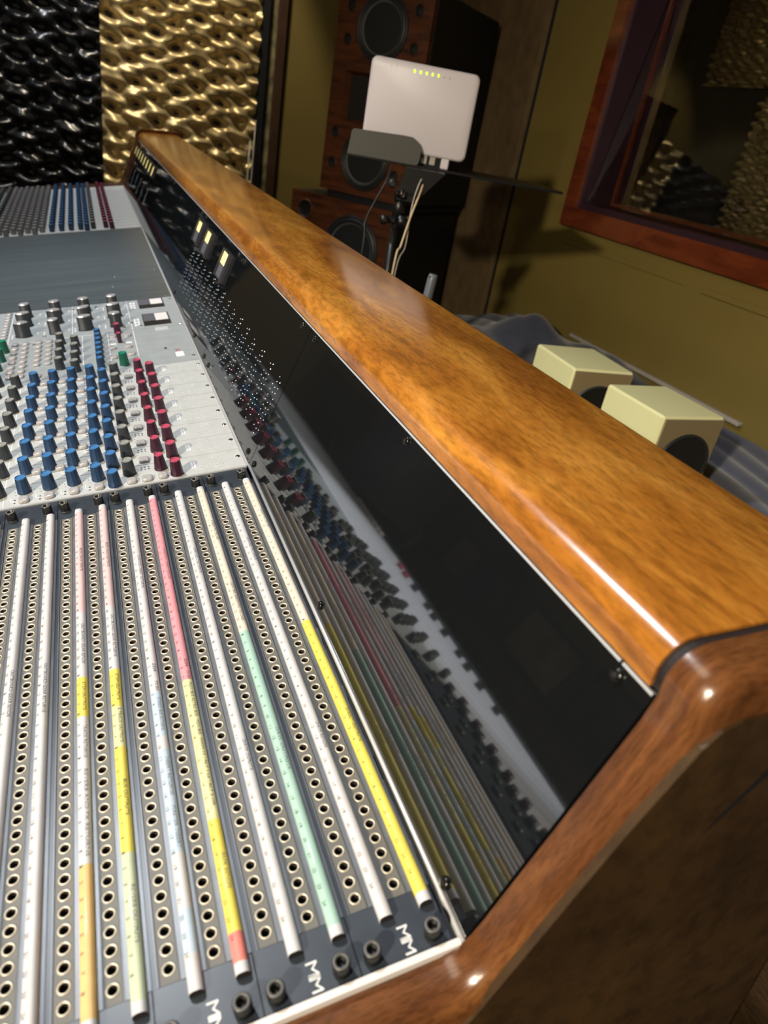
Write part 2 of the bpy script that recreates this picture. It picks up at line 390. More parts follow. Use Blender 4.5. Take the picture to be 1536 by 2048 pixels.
def big_knob_mesh(sx, sy):
    b = MB(); rings = []
    for f, z in ((1.08, 0), (1.08, .002), (1.0, .003), (.95, .021)):
        ring = []
        for i in range(24):
            a = 2 * PI * i / 24; rr = 1 + .06 * math.cos(4 * a); ring.append((sx * f * rr * math.cos(a), sy * f * rr * math.sin(a), z))
        rings.append(ring)
    b.loft(rings, 0, True, caps=False)
    r = rings[-1]; rc = [(x * .9, y * .9, .0225) for x, y, z in r]
    b.loft([r, rc], 1, False, caps=False); b.add(rc, [tuple(range(24))], 1)
    return b.mesh('selector_knob', [M['k_grey'], M['k_silver']])
BK1 = big_knob_mesh(.0085, .0075); BK2 = big_knob_mesh(.0105, .0065)
pb = MB()
for f, z in (): pass
def pad_mesh(w, d, h):
    b = MB(); rings = []
    for f, z in ((1, 0), (1, h * .6), (.9, h * .9), (.7, h)):
        ring = []
        for i in range(20):
            a = 2 * PI * i / 20; c, s = math.cos(a), math.sin(a); k = (abs(c) ** 4 + abs(s) ** 4) ** -.25
            ring.append((w / 2 * f * c * k, d / 2 * f * s * k, z))
        rings.append(ring)
    b.loft(rings, 0, True); return b.mesh('push_button', [M['pad']])
PAD = pad_mesh(.0095, .010, .0035); PADs = pad_mesh(.0095, .0125, .0032); PADw = pad_mesh(.0105, .011, .003)
CH = .0407
XE = -.0025
def strip_prints(b, y0):                                            # dots and white marks printed or drilled into one strip
    for oy in (.0132, .0320):
        for x in (-.0455, -.038, -.0305, -.023):
            b.lathe([(.0012, 0), (.0012, .00025)], 8, 1, c=(x, y0 + oy, 0), caps=(False, True), smooth=False)
            b.lathe([(.0007, .0003), (.0007, .00032)], 8, 2, c=(x, y0 + oy, 0), caps=(False, True), smooth=False)
    for x in (-.0545, -.0518): b.box((x, y0 + .0145, 0), (x + .0018, y0 + .029, .0002), 1)
    for x, oy in ((-.2175, .0072), (-.2175, .0128), (-.1955, .0072), (-.1955, .0128), (-.1735, .0072), (-.1735, .0128), (-.1515, .0072), (-.1515, .0128), (-.102, .030), (-.0985, .030), (-.095, .030), (-.102, .0345), (-.0985, .0345), (-.095, .0345)):
        b.lathe([(.0009, 0), (.0009, .0003)], 8, 3, c=(x, y0 + oy, 0), caps=(False, True), smooth=False)
    b.box((-.2275, y0, 0), (-.2268, y0 + CH, .0001), 1)
    for x in (-.218, -.196, -.174, -.152, -.120):                    # scale ticks round the knobs
        for k in range(7):
            a = math.radians(-120 + 40 * k + 90); cx, cy = x + .0085, y0 + .0265
            px, py = cx + .0088 * math.cos(a), cy + .0088 * math.sin(a)
            b.box((px - .0004, py - .0004, 0), (px + .0004, py + .0004, .0002), 3)
        b.box((x - .0035, y0 + .010, 0), (x - .0029, y0 + .018, .0001), 1); b.box((x - .0035, y0 + .010, 0), (x + .0005, y0 + .0106, .0001), 1)
for k in range(8):
    y0 = .4895 + CH * k
    b = MB(); b.box((-.500, y0 + .0002, -.010), (XE, y0 + CH - .0006, 0), 0)
    b2 = MB()
    st = b.build('channel_strip', [M['alu_light']], con)
    pm = MB(); strip_prints(pm, y0); tag(pm.build('panel_print', [M['alu_light'], M['white'], M['led_g'], M['ink']], st), kind='stuff')
    yk = y0 + .0265
    if k > 0: instance(link('push_button', PADw, st, (-.098, y0 + .0505 - CH + .0, 0)), st, (-.098, y0 + .010, 0)) if False else None
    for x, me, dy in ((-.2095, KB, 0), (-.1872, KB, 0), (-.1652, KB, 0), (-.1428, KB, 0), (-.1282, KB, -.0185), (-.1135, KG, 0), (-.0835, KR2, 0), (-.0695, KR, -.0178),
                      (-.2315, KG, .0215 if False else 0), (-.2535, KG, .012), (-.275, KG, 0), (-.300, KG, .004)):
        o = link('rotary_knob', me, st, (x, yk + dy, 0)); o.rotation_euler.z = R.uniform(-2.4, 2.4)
    for x in ((-.209, -.187, -.165, -.1425, -.1125, -.098, -.083) if k == 0 else (-.200, -.178, -.156, -.098)):
        link('push_button', PADw if x == -.098 else PAD, st, (x, y0 + (.0085 if k == 0 or x == -.098 else .022), 0))
    link('fixing_screw', fix_me, st, (-.0065, y0 + .0235, 0))
# master section: small-knob block and selector block
b = MB(); b.box((-.500, .8155, -.010), (XE, .9815, 0), 0); mp1 = b.build('master_panel', M['alu'], con)
b = MB(); b.box((-.500, .9825, -.010), (XE, 1.1495, 0), 0); mp2 = b.build('master_panel', M['alu'], con)
b = MB()
for x in (-.0795, -.1165, -.1525): b.box((x, .850, 0), (x + .0009, .981, .00015))
b.box((-.265, .981, 0), (-.12, .9817, .00015))
for y in (.8155,): b.box((-.56, y, 0), (-.0795, y + .0007, .00015))
for y in (.925, .912, .955): 
    for x in (-.110, -.088): b.box((x - .004, y - .003, 0), (x + .004, y + .003, .0002))
tag(b.build('panel_print', M['white'], mp1), kind='stuff')
b = MB()
for x in (-.0795, -.166, -.255): b.box((x, .984, 0), (x + .0009, 1.149, .00015))
for i in range(4):
    X0 = -.101 - .0442 * i
    for y in (1.012, 1.062, 1.113):
        for dx, dy in ((-.017, -.006), (-.017, .004), (.018, .006)): b.box((X0 + dx, y + dy, 0), (X0 + dx + .0016, y + dy + .007, .0002))
for y0, y1 in ((1.00, 1.050), (1.098, 1.140)):
    for x in (-.0745, -.0695): 
        for yy in range(3): b.box((x, y0 + yy * .014, 0), (x + .0035, y0 + yy * .014 + .010, .0002))
tag(b.build('panel_print', M['white'], mp2), kind='stuff')
b = MB()
put_text(b, 'RRRRRR', lambda u, v: (-.046 + .019 * u, .962 - .018 * (1 - v) + .02, .0002)); b.box((-.030, .838, 0), (-.019, .858, .0002))
tag(b.build('panel_print', M['white'], mp1), kind='stuff')
b = MB(); put_text(b, 'Z', lambda u, v: (-.030 + .009 * u, .861 + .009 * v, .0002)); b.build('red_mark', M['k_redt'], mp1)
b = MB(); b.lathe([(.0018, 0), (.0018, .0012)], 10, 0, c=(-.041, .878, 0), caps=(False, True)); b.build('pilot_hole', M['hole'], mp1)
for yc in (.833, .854, .8755, .8965, .9175, .9385, .960): link('trim_knob', KBs, mp1, (-.1295, yc, 0))
for j in range(4):
    link('rotary_knob', KG, mp1, (-.1808, .849 + .0357 * j, 0)); link('rotary_knob', KG, mp1, (-.1608, .8315 + .035 * j, 0))
link('rotary_knob', KE, mp1, (-.0995, .8325, 0)); link('rotary_knob', KRs, mp1, (-.101, .976, 0)); link('rotary_knob', KRt, mp1, (-.1003, .930, 0))
for j in range(4): link('rotary_knob', KE, mp1, (-.2555 - .002 * j, .946 - .037 * j, 0))
for x, n in ((-.2435, 8), (-.2300, 8), (-.2118, 6), (-.1975, 6)):
    for j in range(n): link('push_button', PADs, mp1, (x, .971 - .0193 * j, 0))
for x, y in ((-.110, .958), (-.088, .958), (-.112, .905), (-.090, .905), (-.112, .865), (-.088, .870), (-.190, .835), (-.210, .828)): link('push_button', PADw, mp1, (x, y, 0))
for i in range(4):
    X0 = -.101 - .0442 * i
    for j, y in enumerate((1.0105, 1.062, 1.113)):
        o = link('selector_knob', (BK2 if j == 1 or (i % 2 and j == 0) else BK1), mp2, (X0, y, 0)); o.rotation_euler.z = .25 * ((i + j) % 3)
for j in range(9): link('push_button', PADs, mp2, (-.262, 1.135 - .0155 * j, 0))
for y0, y1 in ((.995, 1.058), (1.093, 1.156 - .010)):                   # two display windows let into the panel
    b = MB(); b.box((-.0605, y0, 0), (-.0195, y1, .0008), 0); o = b.build('display_window', M['rubber'], mp2)
    b = MB(); b.box((-.041, y0 + (y1 - y0) * .35, .0008), (-.0215, y1 - .003, .0012)); b.build('lit_display', M['rail'], o)
    b = MB(); b.box((-.0595, y0 + (y1 - y0) * .35, .0008), (-.0415, y1 - .003, .0011)); b.build('dim_display', M['mdark'], o)
for x, y in ((-.066, .9995), (-.078, 1.02), (-.128, 1.13), (-.0905, 1.0), (-.165, 1.13), (-.205, 1.0), (-.0075, 1.135), (-.0075, .990), (-.0075, .835), (-.218, .965), (-.225, .875)):
    link('fixing_screw', fix_me, mp2 if y > .982 else mp1, (x, y, 0))
# screws on the blank panel
for x, y in ((-.012, 1.165), (-.012, 1.335), (-.012, 1.36), (-.012, 1.80), (-.09, 1.335), (-.145, 1.25), (-.17, 1.33), (-.095, 1.26), (-.26, 1.79), (-.2, 1.20)):
    link('fixing_screw', fix_me, con, (x, y, -.0005))
# ---- far channel bay
b = MB(); b.box((-.560, 1.8225, -.010), (XE, 2.598, 0)); far = b.build('far_channel_bay', M['alu_light'], con)
b = MB()
for k in range(20): b.box((-.56, 1.8225 + CH * k, 0), (XE, 1.8232 + CH * k, .0002))
b.build('strip_seams', M['mdark'], far)
fm = ['k_pewter', 'k_blue', 'k_bluet', 'k_grey', 'k_greyt', 'k_red', 'k_redt', 'k_silver']; fkb = MB()
def farcol(x, r, h, m0, m1, dy=0.0, n=19):
    for k in range(n):
        c = (x, 1.8225 + .0265 + dy + CH * k, 0)
        fkb.lathe([(r, 0), (r * .86, h)], 10, fm.index(m0), c=c, smooth=False); fkb.lathe([(r * .8, h + .0002), (.0002, h + .0002)], 10, fm.index(m1), c=c, caps=(False, False))
for x in (-.2095, -.1872, -.1652, -.1428): farcol(x, .0064, .0165, 'k_blue', 'k_bluet')
farcol(-.1282, .0064, .0165, 'k_blue', 'k_bluet', -.0185); farcol(-.1135, .0061, .0162, 'k_grey', 'k_silver')
for x, d in ((-.0835, 0), (-.0695, -.0178)): farcol(x, .0062, .0162, 'k_red', 'k_redt', d)
for j, x in enumerate((-.2315, -.2475, -.2635, -.2795, -.2955, -.3115, -.3275)): farcol(x, .0066, .0150, 'k_pewter', 'k_silver', -.0185 if j % 2 else 0)
for j in range(10): farcol(-.345 - .022 * j, .0061, .016, 'k_grey', 'k_greyt')
for k in range(8):
    for x in (-.33, -.355, -.38, -.405, -.43, -.455, -.48):
        fkb.lathe([(.0061, 0), (.0050, .0140)], 10, 3, c=(x, .4895 + CH * k + .0265 - (.018 if int(-x * 1000) % 2 else 0), 0))
tag(fkb.build('distant_knobs', [M[k] for k in fm], con), kind='stuff')
# ---- front (operator side) of the desk, seen mirrored in the bridge: faders on a light grey bay
b = MB(); b.box((-1.13, .0, -.012), (-.5005, 1.8215, -.002)); b.box((-1.13, 1.8215, -.012), (-.5605, L_Y, -.002)); fb = b.build('fader_bay', M['grey_desk'], con)
b = MB(); b.box((-1.16, .0, -.03), (-1.131, L_Y, .004)); b.build('arm_rest', M['table'], con)
b = MB()
for k in range(40): b.box((-1.12, .30 + .061 * k, -.002), (-.56, .3016 + .061 * k, -.0018))
b.build('fader_slots', M['ink'], fb)
fd = MB(); fd.box((-.011, -.006, 0), (.011, .006, .006), bev=.001); fd.box((-.010, -.0075, .006), (.010, .0075, .013), bev=.002)
for k in range(10):
    me = fd.mesh('fader_cap', [M['k_redt'] if k > 7 else M['rubber']]); link('fader_cap', me, fb, (-.94 - (.02 if k % 3 == 0 else 0), .742 + .061 * k, -.002))
for k in range(7): link('fader_cap', fd.mesh('fader_cap', [M['rail']]), fb, (-1.02, 1.53 + .034 * k, -.002))
b = MB()                                                                # keyboard-like dark row left of the patch bay
b.box((-.500, .001, -.012), (-.3135, .4885, -.001)); lp_ = b.build('side_section', M['patch'], con)
for r_, (x, mk, hh) in enumerate(((-.345, 'k_grey', .006), (-.400, 'k_grey', .006), (-.440, 'k_grey', .012), (-.482, 'k_red', .012))):
    b = MB()
    for k in range(11): b.lathe([(.008, 0), (.0065, hh)], 12, 0, c=(x, .03 + .043 * k, -.001))
    tag(b.build('knob_row', M[mk], lp_), kind='stuff')
# near rail and dark well beside the patch bay
b = MB(); b.prism([(-.56, -.004), (-.0010, -.004), (-.0010, .0026), (-.56, .0026)], -.0004, .0028); b.build('white_edge_rail', M['rail'], con)
b = MB(); b.prism([(-.56, -.002), (XE, -.002), (XE, .0012), (-.56, .0012)], .4868, .4893); b.build('cross_trim', M['trim'], con)
b = MB(); b.box((-.3135, .003, -.016), (-.0012, .4868, -.0125)); b.build('patch_well', M['hole'], con)
b = MB()
for y, s in ((.235, .004), (.208, .002), (.175, .0035), (.145, .003), (.115, .0045), (.098, .003), (.058, .003), (.038, .004)):
    b.tube([(-.0055, y + .008, -.010), (-.0030, y, -.004 - s * .3), (-.0030, y - .010, -.0065), (-.0045, y - .018, -.010)], s * .45, 6, 0 if y in (.235, .175, .098, .058) else 1)
b.build('wiring_in_gap', [M['pale'], M['cable']], con)

# ================================================================== PATCH BAYS (rack units laid side by side)
PW = .0440; YT, YB = .4866, .0030
J0, JP = .4462, .008685
jm = MB()
n = 20
jm.lathe([(.00305, 0), (.0029, .0005), (.0026, .0006), (.00218, .0001), (.00215, -.0065)], n, 0, caps=(False, False), mis=[0, 0, 0, 1])
jm.lathe([(.00215, -.0065), (.0009, -.0067), (.0002, -.0071)], n, 1, caps=(False, False))
JACK = jm.mesh('jack_socket', [M['ring'], M['hole']])
tm = MB()
tm.lathe([(.0037, 0), (.0037, .0010), (.0042, .0012), (.0042, .0022), (.0042, .0080), (.0038, .0088), (.0030, .0091), (.0024, .0088), (.0022, .0050), (.0002, .0050)], 24, 0, caps=(True, False), mis=[1, 0, 0, 0, 0, 3, 3, 0, 2])
THUMB = tm.mesh('thumb_screw', [M['rubber'], M['trim'], M['k_grey'], flat('grey_rim', (.11, .105, .10), .4)])  # top rim a lighter grey than the screw body
SP = [(-.0033, -.001), (-.0033, .0026), (-.0027, .0041), (-.0014, .0049), (.0014, .0049), (.0027, .0041), (.0033, .0026), (.0033, -.001)]
def sz(x):
    for (a, za), (c, zc) in zip(SP[1:-2], SP[2:-1]):
        if a <= x <= c: return za + (zc - za) * (x - a) / (c - a)
    return .0026
def label_strip(parent, x, segs, words, nums, holder_label=None):
    y0, y1 = .0225, .4565
    mats = [M['p_white']]; b = MB(); ys = [(y0, M['p_white'])]
    # segs: list of (y_top, material) from the far end towards the near end, paper starts 5 mm from the ends
    cuts = [(y1, M['p_white'])] + [(t / 1000, m) for t, m in segs] + [(.0275, M['p_white'])]
    pts = cuts + [(y0, None)]
    for (ya, m), (yb, _) in zip(pts[:-1], pts[1:]):
        if m not in mats: mats.append(m)
        i = mats.index(m); e = .0
        rings = [[(x + px, yy, pz) for px, pz in SP] for yy in (yb, ya)]
        b.loft(rings, i, False, caps=False)
    tip = [(x + px, y1 + .0008, pz * .93) for px, pz in SP]
    b.loft([[(x + px, y1, pz) for px, pz in SP], tip], 0, False, caps=False); b.add(tip, [tuple(range(8))], 0)
    b.add([(x + px, y0, pz) for px, pz in SP], [tuple(range(8))[::-1]], len(mats)); mats.append(M['hole'])
    o = b.build('label_strip', mats, parent); shade_angle(o.data, 40)
    for p in o.data.polygons: p.use_smooth = abs(p.normal.y) < .5
    t = MB()
    for k in range(48):
        y = (J0 - JP * k) + .0005
        s = str(nums(k)); w = .0012 * len(s) + .0002
        put_text(t, s, lambda u, v: (x - .0026 + .0016 * v, y + w / 2 - w * u, sz(-.0026 + .0016 * v) + .00016), 0)
    for wd, ya, yb, faint in words:
        ya, yb = ya / 1000, yb / 1000
        put_text(t, wd, lambda u, v: (x + .0006 + .0019 * v, ya + (yb - ya) * u, sz(.0006 + .0019 * v) + .00016), 1 if faint else 0)
    t.build('lettering', [M['ink'], M['inkf']], o, fix=False)
    return o
n24 = lambda k: k % 24 + 1
W, C_, Y_, P_, G_, LG = M['p_white'], M['p_cream'], M['p_yellow'], M['p_pale'], M['p_green'], M['p_lime']
PK, RO, BL_, OR, RD = M['p_pink'], M['p_rose'], M['p_blue'], M['p_orange'], M['p_red']
n7 = lambda k: (k + 1 if k < 16 else k + 33 if k < 24 else (k - 24) % 4 + 1 if k < 32 else (k - 32) % 8 + 1)
bays = [
 ('black patch bay beside the metal bridge trim, its outer strip cream then yellow', [
   ([(451, W)], [('CHANNEL MIC INPUTS', 356, 322, 0), ('DAW SENDS', 145, 125, 0)], n24),
   ([(451, C_), (237, Y_)], [('A ROOM MIC TIE LINES', 397, 365, 1), ('DIRECT OUTPUTS', 149, 122, 0)], n24)]),
 ('black patch bay with one strip turning from cream to mint green halfway', [
   ([(451, W)], [('CHANNEL LINE INPUTS', 357, 321, 0), ('DAW INPUTS', 148, 125, 0)], n24),
   ([(451, C_), (242, G_)], [('A ROOM MIC TIE-LINES', 394, 362, 0), ('CONTROL ROOM MIC TIE LINES', 300, 253, 0), ('DAW OUTPUTS', 150, 118, 1)], n24)]),
 ('black patch bay whose outer strip runs strong pink, then yellow, then red near the end', [
   ([(451, W), (205, BL_), (168, W), (158, BL_), (90, W), (60, BL_), (39, W)], [('CHANNEL INSERT RETURNS', 363, 318, 0), ('2254', 232, 224, 0), ('MIX BUS', 215, 206, 0), ('STEREO BUS RETURNS', 200, 172, 1), ('INSERT RETURNS', 152, 125, 1), ('MASTER INSERT', 118, 92, 1)], n24),
   ([(451, PK), (209, P_), (102, Y_), (41, RD)], [('CHANNEL INSERT SENDS', 366, 322, 1), ('2254', 229, 221, 0), ('MIX BUS', 217, 209, 1), ('MON BUS RETRO BUS', 206, 176, 0), ('MON BUS', 173, 161, 0), ('MAIN LS | ALT 1 LS | ALT 2 OR', 158, 110, 0), ('AUX SENDS', 82, 62, 1)], n24)]),
 ('black patch bay with two pale rose strips turning white, yellow, then orange or green', [
   ([(451, RO), (305, W), (236, Y_), (201, W), (100, OR)], [('REDCLOUD INPUTS', 391, 358, 0), ('OUTBOARD GEAR SENDS', 291, 249, 0), ('STEM OUTPUTS', 231, 206, 0), ('1 TRACK RETURNS', 196, 168, 1), ('REVERB AND FX RETURNS', 160, 104, 1)], n7),
   ([(451, RO), (305, W), (236, Y_), (202, P_), (169, Y_), (99, LG)], [('REDCLOUD OUTPUTS', 392, 356, 0), ('OUTBOARD GEAR RETURNS', 294, 248, 0), ('STEM OUTPUTS', 231, 207, 0), ('2 TRACK OUTPUTS', 200, 172, 0), ('BUS OUTPUTS', 145, 121, 0), ('REVERB OUTPUTS', 81, 52, 1)], n7)]),
 ('black patch bay with two plain white strips, left of the rose-striped bay', [
   ([(451, W)], [('OUTBOARD GEAR SENDS', 259, 217, 0)], n24),
   ([(451, W)], [('OUTBOARD GEAR RETURNS', 258, 213, 0)], n24)]),
 ('black patch bay at the left edge of the photo, its outer strip cream', [
   ([(451, W)], [], n24), ([(451, C_)], [], n24)]),
 ('black patch bay at the left edge of the photo, its outer strip cream', [
   ([(451, W)], [], n24), ([(451, W)], [], n24)]),
]
mmo = MB()
put_text(mmo, 'M', lambda u, v: (-.0262 + .0052 * v, .0180 - .0062 * u, .0002)); put_text(mmo, 'M', lambda u, v: (-.0262 + .0052 * v, .0112 - .0062 * u, .0002))
mmo.add([(-.0262, .0125, .0002), (-.0262, .0110, .0002), (-.0210, .0106, .0002), (-.0210, .0121, .0002)], [(0, 1, 2, 3)])
LOGO = mmo.mesh('maker_mark', [M['white']], False)
for i, (lab, strips) in enumerate(bays[:6]):
    x0 = -PW * i - .0040
    pbay = empty('patch_bay', CON @ Matrix.Translation((-PW * i, 0, 0)))
    tag(pbay, lab, 'patch bay', 'rack patch bays screwed side by side at the near end of the console')
    b = MB()
    def slab(xa, xb): b.box((xa, YB, -.0040), (xb, YT, 0), 0)
    # face plate with the jack slots left open for the bores
    hw = .0046
    xa, xb = -.0476 + .0003, -.0038
    b.box((xa, YB, -.009), (xb, YT, -.0074), 0)
    cols = (-.0398, -.0197)
    edges = [xa, cols[0] - hw, cols[0] + hw, cols[1] - hw, cols[1] + hw, xb]
    for j in (0, 2, 4): b.box((edges[j], YB, -.0074), (edges[j + 1], YT, 0), 0)
    for j in (1, 3):
        b.box((edges[j], YB, -.0074), (edges[j + 1], .0315, 0), 0); b.box((edges[j], .4520, -.0074), (edges[j + 1], YT, 0), 0)
    fp = b.build('face_plate', M['patch'], pbay)
    for c in cols:
        pl = MB()                                                   # plate with 48 real square-tiled holes
        q = .0022
        ylo = .0318
        for k in range(48):
            y = J0 - JP * (47 - k); yn = y + JP / 2; yp = max(y - JP / 2, ylo) if k == 0 else y - JP / 2
            if k == 47: yn = .4517
            if k == 0: yp = ylo
            ring = [(c + q * math.cos(2 * PI * t / 12), y + q * math.sin(2 * PI * t / 12)) for t in range(12)]
            X0, X1 = c - hw + .0003, c + hw - .0003
            def outp(t):
                a = 2 * PI * t / 12; cc, ss = math.cos(a), math.sin(a); w = (X1 - X0) / 2
                kx = w / abs(cc) if abs(cc) > 1e-6 else 9; hy = (yn - y) if ss > 0 else (y - yp); ky = hy / abs(ss) if abs(ss) > 1e-6 else 9
                m_ = min(kx, ky); return (c + cc * m_, y + ss * m_)
            # corners assembled from outward rays plus the cell corners
            out = [outp(t) for t in range(12)]
            vs = [(px, py, -.0002) for px, py in ring] + [(px, py, -.0002) for px, py in out] + [(X1, yn, -.0002), (X0, yn, -.0002), (X0, yp, -.0002), (X1, yp, -.0002)]
            fs = []
            for t in range(12):
                u = (t + 1) % 12; corner = None
                onx = lambda p: abs(abs(p[0] - c) - (X1 - X0) / 2) < 1e-7
                if onx(out[t]) != onx(out[u]): corner = 24 + {0: 0, 1: 0, 2: 0, 3: 1, 4: 1, 5: 1, 6: 2, 7: 2, 8: 2, 9: 3, 10: 3, 11: 3}[t]
                fs.append((t, 12 + t, corner, 12 + u, u) if corner is not None else (t, 12 + t, 12 + u, u))
            pl.add(vs, fs, 0)
        pl.add([(c - hw, .0315, -.0005), (c + hw, .0315, -.0005), (c + hw, .452, -.0005), (c - hw, .452, -.0005), (c - hw + .0004, .0319, -.0002), (c + hw - .0004, .0319, -.0002), (c + hw - .0004, .4516, -.0002), (c - hw + .0004, .4516, -.0002)],
               [(0, 1, 5, 4), (1, 2, 6, 5), (2, 3, 7, 6), (3, 0, 4, 7)], 1)
        pl.build('jack_plate', [M['plate'], M['seam']], pbay)
        for k in range(48): link('jack_socket', JACK, pbay, (c, J0 - JP * k, -.0002))
    for xs, (sg, wd, nf) in zip((-.0292, -.0089), strips):
        b = MB(); b.box((xs - .0054, .0315, 0), (xs + .0054, .4520, .0004)); b.build('strip_channel', M['channel'], fp)
        label_strip(pbay, xs, sg, wd, nf)
    b = MB()
    for xx in (edges[2] + .0001, edges[1] - .0007, edges[4] + .0001, edges[3] - .0007): b.box((xx, .0315, 0), (xx + .0005, .452, .0003))
    b.build('bright_edge', M['channel'], fp)
    for xs in (-.0410, -.0115):
        for ys in (.0095, .4660): link('thumb_screw', THUMB, pbay, (xs, ys, 0))
    link('maker_mark', LOGO, fp, (0, 0, 0))

# ================================================================== ROOM
XW, YF, XL, YN, HC = 1.35, 3.30, -2.60, -2.40, 2.70
WY0, WY1, WZ0, WZ1 = .60, 1.975, .985, 2.05                            # window opening outer edge
def struct(name, mb, mats): return tag(mb.build(name, mats), kind='structure')
struct('floor', MB().box((XL - .2, YN - .2, -.1), (XW + .2, YF + .2, 0)), M['floor'])
struct('ceiling', MB().box((XL - .2, YN - .2, HC), (XW + .2, YF + .2, HC + .1)), M['ceil'])
struct('wall_far', MB().box((XL - .2, YF, 0), (XW + .2, YF + .15, HC)), M['wall'])
struct('wall_left', MB().box((XL - .15, YN, 0), (XL, YF, HC)), M['wall'])
struct('wall_near', MB().box((XL - .2, YN - .15, 0), (XW + .2, YN, HC)), M['wall'])
iy0, iy1, iz0, iz1 = WY0 + .03, WY1 - .03, WZ0 + .03, WZ1 - .03
b = MB(); b.box((XW, YN, 0), (XW + .15, YF, iz0)); b.box((XW, YN, iz1), (XW + .15, YF, HC)); b.box((XW, YN, iz0), (XW + .15, iy0, iz1)); b.box((XW, iy1, iz0), (XW + .15, YF, iz1))
struct('wall_right', b, M['wall'])
# window: mahogany casing, deep reveal, two panes
def frame_rect(b, x0, x1, y0, y1, z0, z1, w, mi=0):
    b.box((x0, y0, z0), (x1, y1, z0 + w), mi); b.box((x0, y0, z1 - w), (x1, y1, z1), mi)
    b.box((x0, y0, z0 + w), (x1, y0 + w, z1 - w), mi); b.box((x0, y1 - w, z0 + w), (x1, y1, z1 - w), mi)
b = MB(); frame_rect(b, XW - .022, XW, WY0, WY1, WZ0, WZ1, .058); win = struct('window_1', b, M['red_wood'])
b = MB(); frame_rect(b, XW - .008, XW + .15, WY0 + .030, WY1 - .030, WZ0 + .030, WZ1 - .030, .044); b.build('window_reveal', flat('plum_paint', (.040, .018, .028), .35), win)
b = MB(); frame_rect(b, XW + .100, XW + .112, WY0 + .08, WY1 - .08, WZ0 + .08, WZ1 - .08, .010); b.build('glazing_bead', M['red_wood'], win)
b = MB(); b.prism([(XW + .004, WZ0 + .084), (XW + .010, WZ0 + .084), (XW + .146, WZ1 - .084), (XW + .140, WZ1 - .084)], WY0 + .084, WY1 - .084); b.build('window_pane', M['glass'], win)
b = MB(); frame_rect(b, XW + .150, XW + .165, WY0 + .04, WY1 - .04, WZ0 + .04, WZ1 - .04, .05); b.build('window_frame', M['slat'], win)
# the dark live room behind the window
b = MB(); b.box((3.0, -1.5, 0), (3.1, 4.5, HC)); b.box((XW + .15, -1.6, 0), (3.1, -1.5, HC)); b.box((XW + .15, 4.5, 0), (3.1, 4.6, HC)); b.box((XW + .15, -1.5, HC - .1), (3.1, 4.5, HC)); b.box((XW + .15, -1.5, -.1), (3.1, 4.5, 0))
struct('wall_booth', b, M['ceil'])
b = MB()
for y in (3.6, 3.95, 4.25): b.box((2.93, y, 0), (2.98, y + .05, 2.4))
struct('trim_3', b, M['slat'])
# trims on the far wall
struct('trim_1', MB().box((.641, YF - .03, 0), (.680, YF, HC), bev=.004), M['post'])
struct('trim_2', MB().box((.602, YF - .012, 0), (.641, YF, HC)), M['wallpaper'])
b = MB(); b.box((.570, YF - .045, 0), (.602, YF, HC)); struct('trim_4', b, M['seam'])
# low ledge moulding under the window
struct('trim_5', MB().box((XW - .006, .2, .925), (XW, 1.30, .942), bev=.002), M['wall'])
struct('trim_6', MB().box((XW - .004, 1.36, .93), (XW, 1.98, .945), bev=.001), M['wall'])

# diffuser panels
def wave_panel(name, x0, x1, z0, z1, mat, label, amp=.015, seed=0.0, sc=1.0):
    st = .0062; nx = max(2, int((x1 - x0) / st)); nz = int((z1 - z0) / (st * .9)); b = MB(); vs = []
    PX, PZ = .236, .050
    for j in range(nz + 1):
        z = z0 + (z1 - z0) * j / nz
        for i in range(nx + 1):
            x = x0 + (x1 - x0) * i / nx
            xx = x + .010 * math.sin(z * 11 + seed) + .006 * math.sin(z * 37); zz = z + .008 * math.sin(x * 13 + seed) + .005 * math.sin(x * 41) + .10 * x
            c1 = math.cos(2 * PI * xx / (.165 * sc)) * math.cos(2 * PI * zz / (.078 * sc))
            c2 = math.cos(2 * PI * (xx + .03) / .150)
            h = amp * (1.1 * c1 ** .8 if c1 > 0 else -1.7 * abs(c1) ** 1.4) + amp * .5 * math.sin(2 * PI * zz / .037 + 1.5 * c2) * .5
            h += amp * .25 * math.sin(xx * 60 + 3 * math.sin(z * 21))
            vs.append((x, YF - .046 - h, z))
    n_ = nx + 1
    b.add(vs, [(j * n_ + i, (j + 1) * n_ + i, (j + 1) * n_ + i + 1, j * n_ + i + 1) for j in range(nz) for i in range(nx)], 0, True)
    o = b.build(name, mat, fix=False)
    bb = MB(); bb.box((x0, YF - .024, z0), (x1, YF - .004, z1)); bb.build('backing_board', M['seam'], o)
    tag(o, label, 'acoustic panel', 'wave-relief acoustic panels')
    return o
wave_panel('acoustic_panel', -.040, .568, .003, 1.75, M['gold'], 'gold wave-relief acoustic panel right of the black one on the far wall')
wave_panel('acoustic_panel', -.680, -.042, .003, 1.75, M['black'], 'glossy black wave-relief acoustic panel at the top left of the photo', seed=2.0)
for x0, x1, z0, z1, sd, lab in ((-3.28, -2.2, 1.62, 2.25, 3.0, 'gold wave-relief acoustic panel seen dimly through the window, upper block'), (-2.86, -2.35, .60, 1.585, 5.0, 'gold wave-relief acoustic panel seen through the window, lower strip at its right')):
    o = wave_panel('acoustic_panel', x0, x1, z0, z1, M['gold'], lab, seed=sd, sc=.55)
    o.matrix_world = Matrix.Translation((2.95 - YF, 0, 0)) @ Matrix.Rotation(-PI / 2, 4, 'Z')
